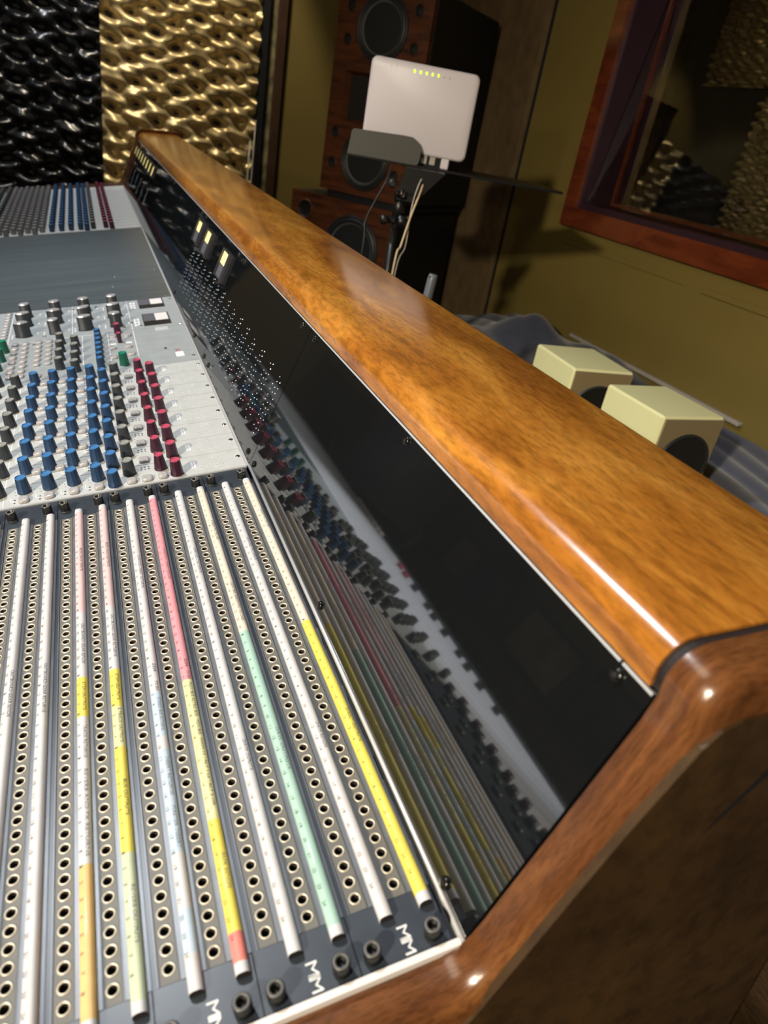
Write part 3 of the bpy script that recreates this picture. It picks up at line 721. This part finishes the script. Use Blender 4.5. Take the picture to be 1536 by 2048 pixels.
for x, r_, lab in ((.545, .0035, 'pale thin rod standing against the gold panel, the left and brighter of two'), (.563, .0025, 'dimmer thin rod beside the black gap right of the gold panel')):
    o = MB().tube([(x - .012, YF - .085, .0), (x - .004, YF - .085, .70), (x, YF - .085, 1.02 if r_ > .003 else 1.10)], r_, 8).build('metal_rod', M['pale']); tag(o, lab, 'rod', 'thin rods leaning at the far wall')

# ribbed timber panel in the corner
b = MB(); b.box((XW - .012, 2.335, 0), (XW, 3.05, HC - .05), 1)
y = 2.335
while y < 3.045:
    b.box((XW - .034, y, 0), (XW - .012, y + .010, HC - .05)); y += .019
ob = b.build('ribbed_panel', [M['slat'], M['seam']]); tag(ob, 'dark brown vertically ribbed wall panel behind the tall speakers', 'wall panel')

# ---- speakers
AZ = math.radians(-38); fu = Vector((math.sin(AZ), math.cos(AZ), 0)); fb_ = Vector((math.cos(math.radians(52)) * 0 + math.sin(math.radians(52)), math.cos(math.radians(52)), 0))
P0 = Vector((.8746, 2.3178, 0))
SPK = Matrix((( fu.x, fb_.x, 0, P0.x), (fu.y, fb_.y, 0, P0.y), (0, 0, 1, 0), (0, 0, 0, 1)))     # s along the face, d into the box, z up
def spk_obj(root, name, b, mats, smooth=None):
    o = b.build(name, mats); o.parent = root; return o
def front_xf(s, z, off=0): return Matrix.Translation((s, -off, z)) @ Matrix.Rotation(PI / 2, 4, 'X')
def cab_mesh(s0, s1, z0, z1, d):
    b = MB(); b.box((s0, .020, z0), (s1, d, z1), 0, bev=.004); return b
def driver(root, s, z, r, off=0):
    b = MB(); xf = front_xf(s, z)
    b.lathe([(r * 1.06, 0), (r * 1.05, .005), (r * .99, .007), (r * .96, .004)], 40, 0, xf=xf, caps=(True, False))
    dr = b.build('woofer', [M['surround']], root)
    b = MB(); b.lathe([(r * .97, .004), (r * .92, .009), (r * .86, .008), (r * .82, .003)], 40, 0, xf=xf, caps=(False, False)); b.build('surround', M['surround'], dr)
    b = MB(); b.lathe([(r * .83, .004), (r * .55, -.018), (r * .30, -.034)], 40, 0, xf=xf, caps=(False, False)); b.build('cone', M['cone'], dr)
    b = MB(); b.lathe([(r * .30, -.034), (r * .26, -.022), (r * .18, -.012), (r * .08, -.007), (.0004, -.006)], 32, 0, xf=xf, caps=(False, False)); b.build('dust_cap', M['dust'], dr)
def port(root, s, z, r=.017):
    b = MB(); xf = front_xf(s, z)
    b.lathe([(r * 1.22, 0), (r * 1.18, .003), (r, .0025), (r * .96, -.03)], 24, 0, xf=xf, caps=(False, False), mis=[0, 0, 1])
    b.lathe([(r * .96, -.03), (.0003, -.03)], 24, 1, xf=xf, caps=(False, False)); b.build('port', [M['spk'], M['hole']], root)
def baffle(root, s0, s1, z0, z1, holes, horn=None):
    """front board with round openings cut through it"""
    bm = bmesh.new(); me = bpy.data.meshes.new('baffle')
    segs = 40; outer = [(s0, z0), (s1, z0), (s1, z1), (s0, z1)]
    ov = [bm.verts.new((a, 0, c)) for a, c in outer]; edges = [bm.edges.new((ov[i], ov[(i + 1) % 4])) for i in range(4)]
    loops = [[(s + r * math.cos(2 * PI * t / segs), z + r * math.sin(2 * PI * t / segs)) for t in range(segs)] for s, z, r in holes]
    if horn: loops.append([(horn[0], horn[2]), (horn[1], horn[2]), (horn[1], horn[3]), (horn[0], horn[3])])
    for lp in loops:
        vv = [bm.verts.new((a, 0, c)) for a, c in lp]; edges += [bm.edges.new((vv[i], vv[(i + 1) % len(vv)])) for i in range(len(vv))]
    bmesh.ops.triangle_fill(bm, use_beauty=True, edges=edges)
    ret = bmesh.ops.extrude_face_region(bm, geom=bm.faces[:])
    for v in [g for g in ret['geom'] if isinstance(g, bmesh.types.BMVert)]: v.co.y += .020
    bmesh.ops.recalc_face_normals(bm, faces=bm.faces); bm.to_mesh(me); bm.free(); me.materials.append(M['spk'])
    return link('baffle', me, root)
def spk_root(name, label, group=None):
    o = empty(name, SPK); tag(o, label, 'speaker', group); return o
up = spk_root('studio_monitor', 'upper rosewood-fronted studio speaker with two woofers and a horn, behind the white router')
Z0, Z1 = .937, 1.560
wf = [(.145, 1.440, .092), (.145, 1.052, .092)]
pts_ = [(.271, 1.494), (.274, 1.399), (.017, 1.498), (.018, 1.396), (.280, 1.123), (.281, 1.026), (.017, 1.121), (.018, 1.024)]
baffle(up, -.032, .322, Z0, Z1, [(s, z, r * .97) for s, z, r in wf] + [(s, z, .0165) for s, z in pts_], (.035, .268, 1.160, 1.312))
cab_mesh(-.034, .324, Z0, Z1, .500).build('cabinet', M['spk_black'], up)
for s, z, r in wf: driver(up, s, z, r)
for s, z in pts_: port(up, s, z, .0165)
b = MB()                                                            # rectangular horn flare
o1 = [(.035, 0, 1.160), (.268, 0, 1.160), (.268, 0, 1.312), (.035, 0, 1.312)]; o2 = [(.105, .075, 1.215), (.190, .075, 1.215), (.190, .075, 1.262), (.105, .075, 1.262)]
mid = [tuple((Vector(a) * .45 + Vector(c) * .55) + Vector((0, .016, 0))) for a, c in zip(o1, o2)]
b.loft([o1, mid, o2], 0, False, caps=False); b.add(o2, [(0, 1, 2, 3)], 1)
b.build('horn', [M['spk'], M['hole']], up)
lo = spk_root('subwoofer', 'wide rosewood-fronted bass cabinet standing beneath the two-woofer speaker')
baffle(lo, -.004, .442, .10, .912, [(.155, .752, .108), (.376, .852, .0285), (.155, .42, .108)])
cab_mesh(-.006, .444, .08, .912, .51).build('cabinet', M['spk_black'], lo)
driver(lo, .155, .752, .112); driver(lo, .155, .42, .112); port(lo, .376, .852, .0285)
b = MB(); b.box((.0, .02, 0), (.44, .50, .08)); b.build('plinth', M['spk_black'], lo)
b = MB(); b.box((-.02, .02, .912), (.30, .49, .937)); b.build('foam_pad', M['seam'], up)

# ---- music stand carrying the router
RAZ = math.radians(-70); ru = Vector((math.sin(RAZ), math.cos(RAZ), 0)); rn = Vector((ru.y, -ru.x, 0))   # rn points away from the camera
if rn.y < 0: rn = -rn
P1 = Vector((.5281, 1.3896, 0))
RT = Matrix(((ru.x, rn.x, 0, P1.x), (ru.y, rn.y, 0, P1.y), (0, 0, 1, 0), (0, 0, 0, 1)))
ms_ = empty('music_stand', RT); tag(ms_, 'black metal music stand folded flat as a tray, white router on it', 'music stand')
b = MB(); b.box((-.322, -.006, 1.1025), (.150, .26, 1.1075), bev=.001)
b.build('tray', M['stand'], ms_)
b = MB(); lp = [(.153, 1.107), (.149, 1.150), (.145, 1.1545), (.04, 1.1585), (.020, 1.158), (.008, 1.151), (.001, 1.140), (-.001, 1.125), (.001, 1.112), (.005, 1.107)]
b.loft([[(s, -.009, z) for s, z in lp], [(s, -.006, z) for s, z in lp]], 0); b.build('lip', M['lip'], ms_)
pX, pY = Vector((.466, 1.312, 0)) - P1, None
s_, d_ = pX.dot(ru), pX.dot(rn)
b = MB(); b.tube([(s_, d_ + .02, .05), (s_, d_ + .02, .60)], .014, 16); b.tube([(s_, d_ + .02, .60), (s_, d_ + .02, 1.035)], .0095, 14); b.build('pole', M['stand'], ms_)
b = MB(); b.tube([(s_ - .002, d_ + .02, 1.000), (s_ - .002, d_ + .02, 1.050)], .013, 14); b.box((s_ - .036, d_ + .004, 1.035), (s_ + .012, d_ + .05, 1.058), bev=.006)
b.add([(s_ + .012, d_ + .01, 1.04), (s_ - .04, d_ + .01, 1.05), (s_ - .085, d_ + .01, 1.104), (s_ - .005, d_ + .01, 1.104), (s_ + .012, d_ + .05, 1.04), (s_ - .04, d_ + .05, 1.05), (s_ - .085, d_ + .05, 1.104), (s_ - .005, d_ + .05, 1.104)],
      [(0, 1, 2, 3), (7, 6, 5, 4), (0, 4, 5, 1), (1, 5, 6, 2), (2, 6, 7, 3), (3, 7, 4, 0)])
b.build('tilt_bracket', M['stand'], ms_)
xk = front_xf(s_ + .002, 1.053, .0)
b = MB(); b.lathe([(.0095, 0), (.0095, .006), (.0070, .007), (.0070, .013), (.0052, .014), (.0052, .019), (.003, .022)], 18, xf=front_xf(s_ - .002, 1.053, -(d_ + .006))); b.build('tilt_bolt', M['chrome'], ms_)
b = MB(); b.lathe([(.006, 0), (.0095, .003), (.0095, .012), (.005, .015)], 14, xf=front_xf(s_ + .020, 1.070, -(d_ + .01))); b.build('tilt_knob', M['rubber'], ms_)
b = MB(); b.tube([(s_ - .012, d_ + .02, .988), (s_ - .012, d_ + .02, 1.012)], .015, 12); b.box((s_, d_ + .006, .994), (s_ + .030, d_ + .020, 1.006), bev=.003); b.lathe([(.004, 0), (.010, .003), (.010, .010), (.004, .013)], 12, xf=front_xf(s_ + .026, 1.000, -(d_ + .004))); b.build('height_clamp', M['stand'], ms_)
b = MB(); b.lathe([(.0035, 0), (.0035, .003)], 10, xf=front_xf(s_ + .004, .985, -(d_ + .004))); b.lathe([(.003, 0), (.003, .003)], 10, xf=front_xf(s_ - .022, 1.012, -(d_ + .004))); b.build('clamp_rivet', M['chrome'], ms_)
for a in (0, 2.1, 4.2):
    b = MB(); b.tube([(s_, d_ + .02, .32), (s_ + .30 * math.cos(a), d_ + .02 + .30 * math.sin(a), .012), (s_ + .33 * math.cos(a), d_ + .02 + .33 * math.sin(a), .010)], .009, 10); b.build('leg', M['stand'], ms_)
# router
rt = empty('router', RT); tag(rt, 'upright white wireless router with five lime indicator lights on the music stand', 'router')
def rounded(w0, w1, z0, z1, r, n=6):
    out = []
    for cx, cz, a0 in ((w0 + r, z0 + r, 180), (w1 - r, z0 + r, 270), (w1 - r, z1 - r, 0), (w0 + r, z1 - r, 90)):
        for k in range(n + 1):
            a = math.radians(a0 + 90 * k / n); out.append((cx + r * math.cos(a), cz + r * math.sin(a)))
    return out
b = MB(); rings = []
for ins, d in ((.005, .012), (.001, .0145), (0, .019), (0, .040), (.006, .046)):
    rings.append([(s, d, z) for s, z in rounded(-.099 + ins, .127 - ins, 1.1275 + ins, 1.2905 - ins, .013)])
b.loft(rings, 0, True); ro = b.build('housing', M['router'], rt); shade_angle(ro.data, 50)
b = MB(); b.box((-.06, .022, 1.1075), (.09, .040, 1.1290)); b.build('foot', M['stand'], rt)
for s in (.038, .0255, .013, .0008, -.0118):
    b = MB(); b.lathe([(.0026, 0), (.0024, .0007)], 14, xf=Matrix.Translation((s, .0122, 1.2755)) @ Matrix.Rotation(PI / 2, 4, 'X') @ Matrix.Diagonal((.75, 1.25, 1, 1))); b.build('indicator_light', M['led_lime'], rt)
b = MB()
for s in (-.0235, -.036):
    b.lathe([(.0010, 0), (.0010, .0004)], 8, 1, xf=front_xf(s, 1.2745, -.0121))
    b.box((s - .0003, .0117, 1.279), (s + .0003, .0122, 1.286), 0)
for s in (.086, .076): b.box((s - .0003, .0117, 1.272), (s + .0003, .0122, 1.285), 0)
b.build('faint_print', [M['faint'], M['mdark']], rt)
b = MB()
put_text(b, 'vv', lambda u, v: (-.045 - .014 * u, .0117, 1.158 + .006 * v)); put_text(b, '3', lambda u, v: (-.0625 - .009 * u, .0117, 1.152 + .013 * v)); b.build('maker_mark', M['faint'], rt)
b = MB(); b.box((-.066, .014, 1.108), (-.049, .024, 1.1285), bev=.002); b.build('white_plug', M['router'], rt)
for s in (-.012, -.030):
    b = MB(); b.box((s - .006, .0175, 1.112), (s + .006, .030, 1.1285), bev=.001); b.build('port', M['pale'], rt)
# cables hanging off the stand
def cable(name, pts, r, mat, lab, grp=None):
    P = [Vector(p) for p in pts]; out = []
    for i in range(len(P) - 1):
        a = P[max(i - 1, 0)]; b0 = P[i]; c = P[i + 1]; d = P[min(i + 2, len(P) - 1)]
        for k in range(8):
            t = k / 8; out.append(.5 * ((2 * b0) + (c - a) * t + (2 * a - 5 * b0 + 4 * c - d) * t * t + (3 * b0 - a - 3 * c + d) * t ** 3))
    out.append(P[-1]); tag(MB().tube(out, r, 8).build(name, mat), lab, 'cable', grp)
cable('cable', [(.514, 1.319, 1.100), (.508, 1.306, 1.07), (.488, 1.290, 1.02), (.466, 1.268, .96), (.449, 1.248, .915), (.44, 1.235, .60), (.43, 1.22, .02)], .0024, M['tan'], 'tan cable running down beside the music stand pole')
cable('cable', [(.520, 1.327, 1.100), (.497, 1.300, 1.075), (.490, 1.300, 1.03), (.478, 1.272, .96), (.455, 1.250, .90), (.445, 1.23, .60), (.44, 1.21, .02)], .0014, M['pale'], 'thinner pale cable twisted with the tan cable under the tray')
cable('cable', [(.462, 1.372, 1.100), (.448, 1.352, 1.075), (.425, 1.345, 1.03), (.408, 1.340, .99), (.405, 1.325, .95), (.40, 1.32, .80), (.39, 1.31, .02)], .0020, M['cable'], 'black cable looping left of the music stand pole in front of the lower woofer')

# ---- covered table behind the console
TX0, TX1, TY0, TY1, TZ = .74, 1.335, -.35, 2.05, .625
tb = empty('side_table', loc=(1.03, .85, 0)); tag(tb, 'long low table against the window wall under a blue cloth', 'table')
def rel(b): 
    b.v = [(x - 1.03, y - .85, z) for x, y, z in b.v]; return b
rel(MB().box((TX0, TY0, TZ - .03), (TX1, TY1, TZ))).build('table_top', M['table'], tb)
for x in (TX0 + .03, TX1 - .07):
    for y in (TY0 + .05, TY1 - .10): rel(MB().box((x, y, 0), (x + .04, y + .04, TZ - .03))).build('leg', M['table'], tb)
b = MB(); nx, ny = 60, 190; vs = []
CUBES = [(.862, .818, 0), (.847, 1.063, 0)]
for i in range(nx + 1):
    for j in range(ny + 1):
        x = TX0 - .05 + (TX1 - TX0 + .05) * i / nx; y = TY0 + (TY1 - TY0) * j / ny
        p = Vector((x * 3, y * 2.2, 0)); f = noise.noise(p) * .5 + .5; f2 = abs(math.sin(x * 34 + 6 * noise.noise(Vector((x * 2, y * 3, 3))))) 
        flatn = 1.0
        for cx, cy, _ in CUBES:
            dd = max(abs(x - cx) / .11, abs(y - cy) / .12); flatn = min(flatn, max(0, min(1, (dd - .9) * 3)))
        bump = .085 * math.exp(-((x - 1.15) / .10) ** 2 - ((y - 1.72) / .12) ** 2) + .05 * math.exp(-((x - 1.25) / .12) ** 2 - ((y - 1.52) / .10) ** 2)
        z = TZ + .004 + flatn * (.030 * f + .018 * f2 * f) + bump
        if x < TX0: z = TZ - .12 + .3 * (x - TX0 + .05); x = TX0 - .010 - .012 * f2
        vs.append((x, y, z))
n_ = ny + 1
b.add(vs, [(i * n_ + j, (i + 1) * n_ + j, (i + 1) * n_ + j + 1, i * n_ + j + 1) for i in range(nx) for j in range(ny)], 0, True)
tag(b.build('tablecloth', M['cloth'], fix=False), 'crumpled dark blue cloth spread over the low table behind the console', 'cloth')
b = MB(); b.box((XW - .020, 1.02, .668), (XW - .001, 1.76, .680), bev=.003); tag(b.build('cable_trunking', M['pale']), 'pale thin strip running along the wall above the blue cloth', 'trunking')
# cube speakers
def cube_speaker(x, y, rz, w, d, lab):
    h = .178; z0 = TZ + .004
    root = empty('cube_speaker', Matrix.Translation((x, y, z0)) @ Matrix.Rotation(rz, 4, 'Z')); tag(root, lab, 'speaker', 'cream cube speakers on the blue cloth')
    b = MB(); b.box((-w / 2, -d / 2 + .004, 0), (w / 2, d / 2, h), bev=.004); b.build('shell', M['cream'], root)
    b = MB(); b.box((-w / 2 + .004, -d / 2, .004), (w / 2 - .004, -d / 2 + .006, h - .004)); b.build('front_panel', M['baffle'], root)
    xf = Matrix.Translation((.0, -d / 2, h / 2 - .006)) @ Matrix.Rotation(PI / 2, 4, 'X')
    b = MB(); b.lathe([(.064, 0), (.064, .004), (.060, .005), (.058, .003)], 36, 0, xf=xf, caps=(False, False)); b.build('driver_ring', M['surround'], root)
    b = MB(); b.lathe([(.058, .003), (.040, .001), (.015, .001), (.0003, .004)], 36, 0, xf=xf, caps=(False, False)); b.build('driver_cone', M['spk_black'], root)
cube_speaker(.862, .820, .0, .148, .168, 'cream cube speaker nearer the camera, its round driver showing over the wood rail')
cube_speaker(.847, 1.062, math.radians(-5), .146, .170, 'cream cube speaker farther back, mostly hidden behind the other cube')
b = MB(); b.tube([(.395, .985, 0), (.405, .985, .88), (.411, .985, .955), (.412, .985, .962)], [.0085, .0085, .0085, .007], 14)
gp = b.build('upright_post', M['greyp']); tag(gp, 'slim grey upright post showing just behind the wood rail, left of the cube speakers', 'post')
b = MB(); b.lathe([(.0025, 0), (.0018, .002)], 8, c=(.4045, .981, .958)); b.build('bright_tip', M['chrome'], gp)

# pictures and a low cabinet on the operator side (they appear in the glossy bridge)
b = MB()
lowc = tag(MB().box((XL + .005, .6, 0), (XL + .45, 3.0, .46), bev=.01).build('low_cabinet', M['slat']), 'low dark cabinet along the wall behind the operator, mirrored in the bridge', 'cabinet')
pics = [(.95, .42, .30, 'art1'), (1.45, .40, .34, 'art2'), (1.95, .46, .30, 'art1'), (2.45, .30, .36, 'art2'), (2.80, .26, .26, 'art1')]
for k, (y, w, h, m_) in enumerate(pics):
    fr = MB().box((XL + .01, y - w / 2, .465), (XL + .04, y + w / 2, .465 + h), bev=.004).build('framed_picture', M['frame'])
    MB().box((XL + .038, y - w / 2 + .03, .495), (XL + .043, y + w / 2 - .03, .435 + h)).build('print', M[m_], fr)
    tag(fr, 'framed picture standing on the low cabinet, number %d from the near end, mirrored in the bridge' % (k + 1) if False else
        ['tan landscape print nearest the camera side of the low cabinet', 'dark print between the two tan ones nearer the camera', 'wide tan print at the middle of the low cabinet', 'tall dark print right of the wide tan one', 'small tan print at the far end of the low cabinet'][k], 'picture', 'framed pictures on the low cabinet')

ch = empty('swivel_chair', Matrix.Translation((-1.62, 2.6, 0)) @ Matrix.Rotation(math.radians(200), 4, 'Z')); tag(ch, 'grey-black swivel chair on the operator side, showing only as curved outlines mirrored in the bridge', 'chair')
MB().box((-.25, -.24, .44), (.25, .24, .52), bev=.03).build('seat', M['stand'], ch)
b = MB(); rings = []
for k in range(9):
    a = math.radians(-50 + 12.5 * k); xx_, yy_ = .30 * math.sin(a), .30 * math.cos(a) - .05
    rings.append([(xx_, yy_, .58), (xx_ * .93, yy_ - .03, .58), (xx_ * .88, yy_ - .03, .98), (xx_ * .95, yy_, .98)])
b.loft(rings, 0); b.build('backrest', M['greyp'], ch)
for sx in (-1, 1):
    b = MB(); b.tube([(sx * .25, .15, .48), (sx * .30, .12, .60), (sx * .30, -.15, .68), (sx * .28, -.2, .66)], .018, 10); b.build('armrest', M['greyp'], ch)
MB().tube([(0, 0, .08), (0, 0, .44)], .028, 14).build('gas_column', M['chrome'], ch)
for k in range(5):
    a = 2 * PI * k / 5; MB().tube([(0, 0, .10), (.30 * math.cos(a), .30 * math.sin(a), .05), (.30 * math.cos(a), .30 * math.sin(a), .018)], .018, 8).build('leg', M['stand'], ch)
# ================================================================== LIGHT
def area(name, loc, target, sx, sy, power, col, spread=PI):
    l = bpy.data.lights.new(name, 'AREA'); l.shape = 'RECTANGLE'; l.size = sx; l.size_y = sy; l.energy = power; l.color = col; l.spread = spread
    o = bpy.data.objects.new(name, l); COL.objects.link(o); o.location = loc
    o.rotation_euler = (Vector(target) - Vector(loc)).to_track_quat('-Z', 'Y').to_euler(); return o
def spot(name, loc, target, power, col, ang, blend=.6, r=.04):
    l = bpy.data.lights.new(name, 'SPOT'); l.energy = power; l.color = col; l.spot_size = math.radians(ang); l.spot_blend = blend; l.shadow_soft_size = r
    o = bpy.data.objects.new(name, l); COL.objects.link(o); o.location = loc
    o.rotation_euler = (Vector(target) - Vector(loc)).to_track_quat('-Z', 'Y').to_euler(); return o
def point(name, loc, power, col, r=.05):
    l = bpy.data.lights.new(name, 'POINT'); l.energy = power; l.color = col; l.shadow_soft_size = r
    o = bpy.data.objects.new(name, l); COL.objects.link(o); o.location = loc; return o
spot('desk_spot', (-.75, 1.15, 2.45), (-.15, .75, .85), 118, (.90, .95, 1.0), 75, .8, .05)
spot('desk_spot_far', (-.6, 2.5, 2.5), (-.2, 2.15, .9), 85, (.92, .96, 1.0), 62, .8, .05)
spot('bay_fill', (-1.75, 1.1, 2.3), (-.98, 1.0, .7), 300, (.92, .96, 1.0), 40, .6, .05)  # unseen light added to brighten the fader bay mirrored in the bridge
spot('wall_washer', (.22, 2.72, 2.62), (.24, 3.28, .95), 62, (1.0, .88, .66), 56, .4, .03)
spot('wall_washer_left', (-.45, 2.72, 2.62), (-.45, 3.28, .95), 34, (.95, .95, 1.0), 54, .4, .03)
spot('table_lamp', (-1.6, -.85, 1.85), (.98, .90, .62), 250, (1.0, .89, .70), 60, 1.0, .06)
point('table_lamp_spill', (-1.7, -.9, 1.40), 30, (1.0, .86, .66), .06)
spot('booth_fill', (2.5, 2.3, 2.45), (2.9, 2.7, 1.2), 3.2, (1.0, .84, .5), 90, .8, .05)  # unseen light added so the gold panels behind the glass show
point('room_fill', (-.9, .4, 2.4), 14, (1.0, .86, .66), .3)
w = bpy.data.worlds.new('world'); SC.world = w; w.use_nodes = True
w.node_tree.nodes['Background'].inputs[0].default_value = (1, .85, .6, 1); w.node_tree.nodes['Background'].inputs[1].default_value = .01

# ================================================================== CAMERA
cam = bpy.data.cameras.new('camera'); co = bpy.data.objects.new('camera', cam); COL.objects.link(co); SC.camera = co
cam.sensor_fit = 'VERTICAL'; cam.sensor_height = 36; cam.lens = 1400 / 2048 * 36; cam.clip_start = .01
CX, CY, CZ = [Vector(v) for v in [[0.9352413762390734, -0.35393540075763485, -0.007300702772764567], [0.196612668417525, 0.5021599396099565, 0.8421275756491206], [-0.2943926405129452, -0.7890279634724344, 0.5392289366033305]]]
rotm = Matrix((CX, CY, CZ)).transposed()                          # columns: camera right, up, backward in console axes
m4 = rotm.to_4x4(); m4.translation = Vector((-.0896, -.1408, .3409))
co.matrix_world = CON @ m4
cam.dof.use_dof = True; cam.dof.focus_distance = .62; cam.dof.aperture_fstop = 9.0
vs_ = SC.view_settings; vs_.view_transform = 'Standard'; vs_.look = 'None'; vs_.gamma = 1; vs_.exposure = 0.0; vs_.use_curve_mapping = False
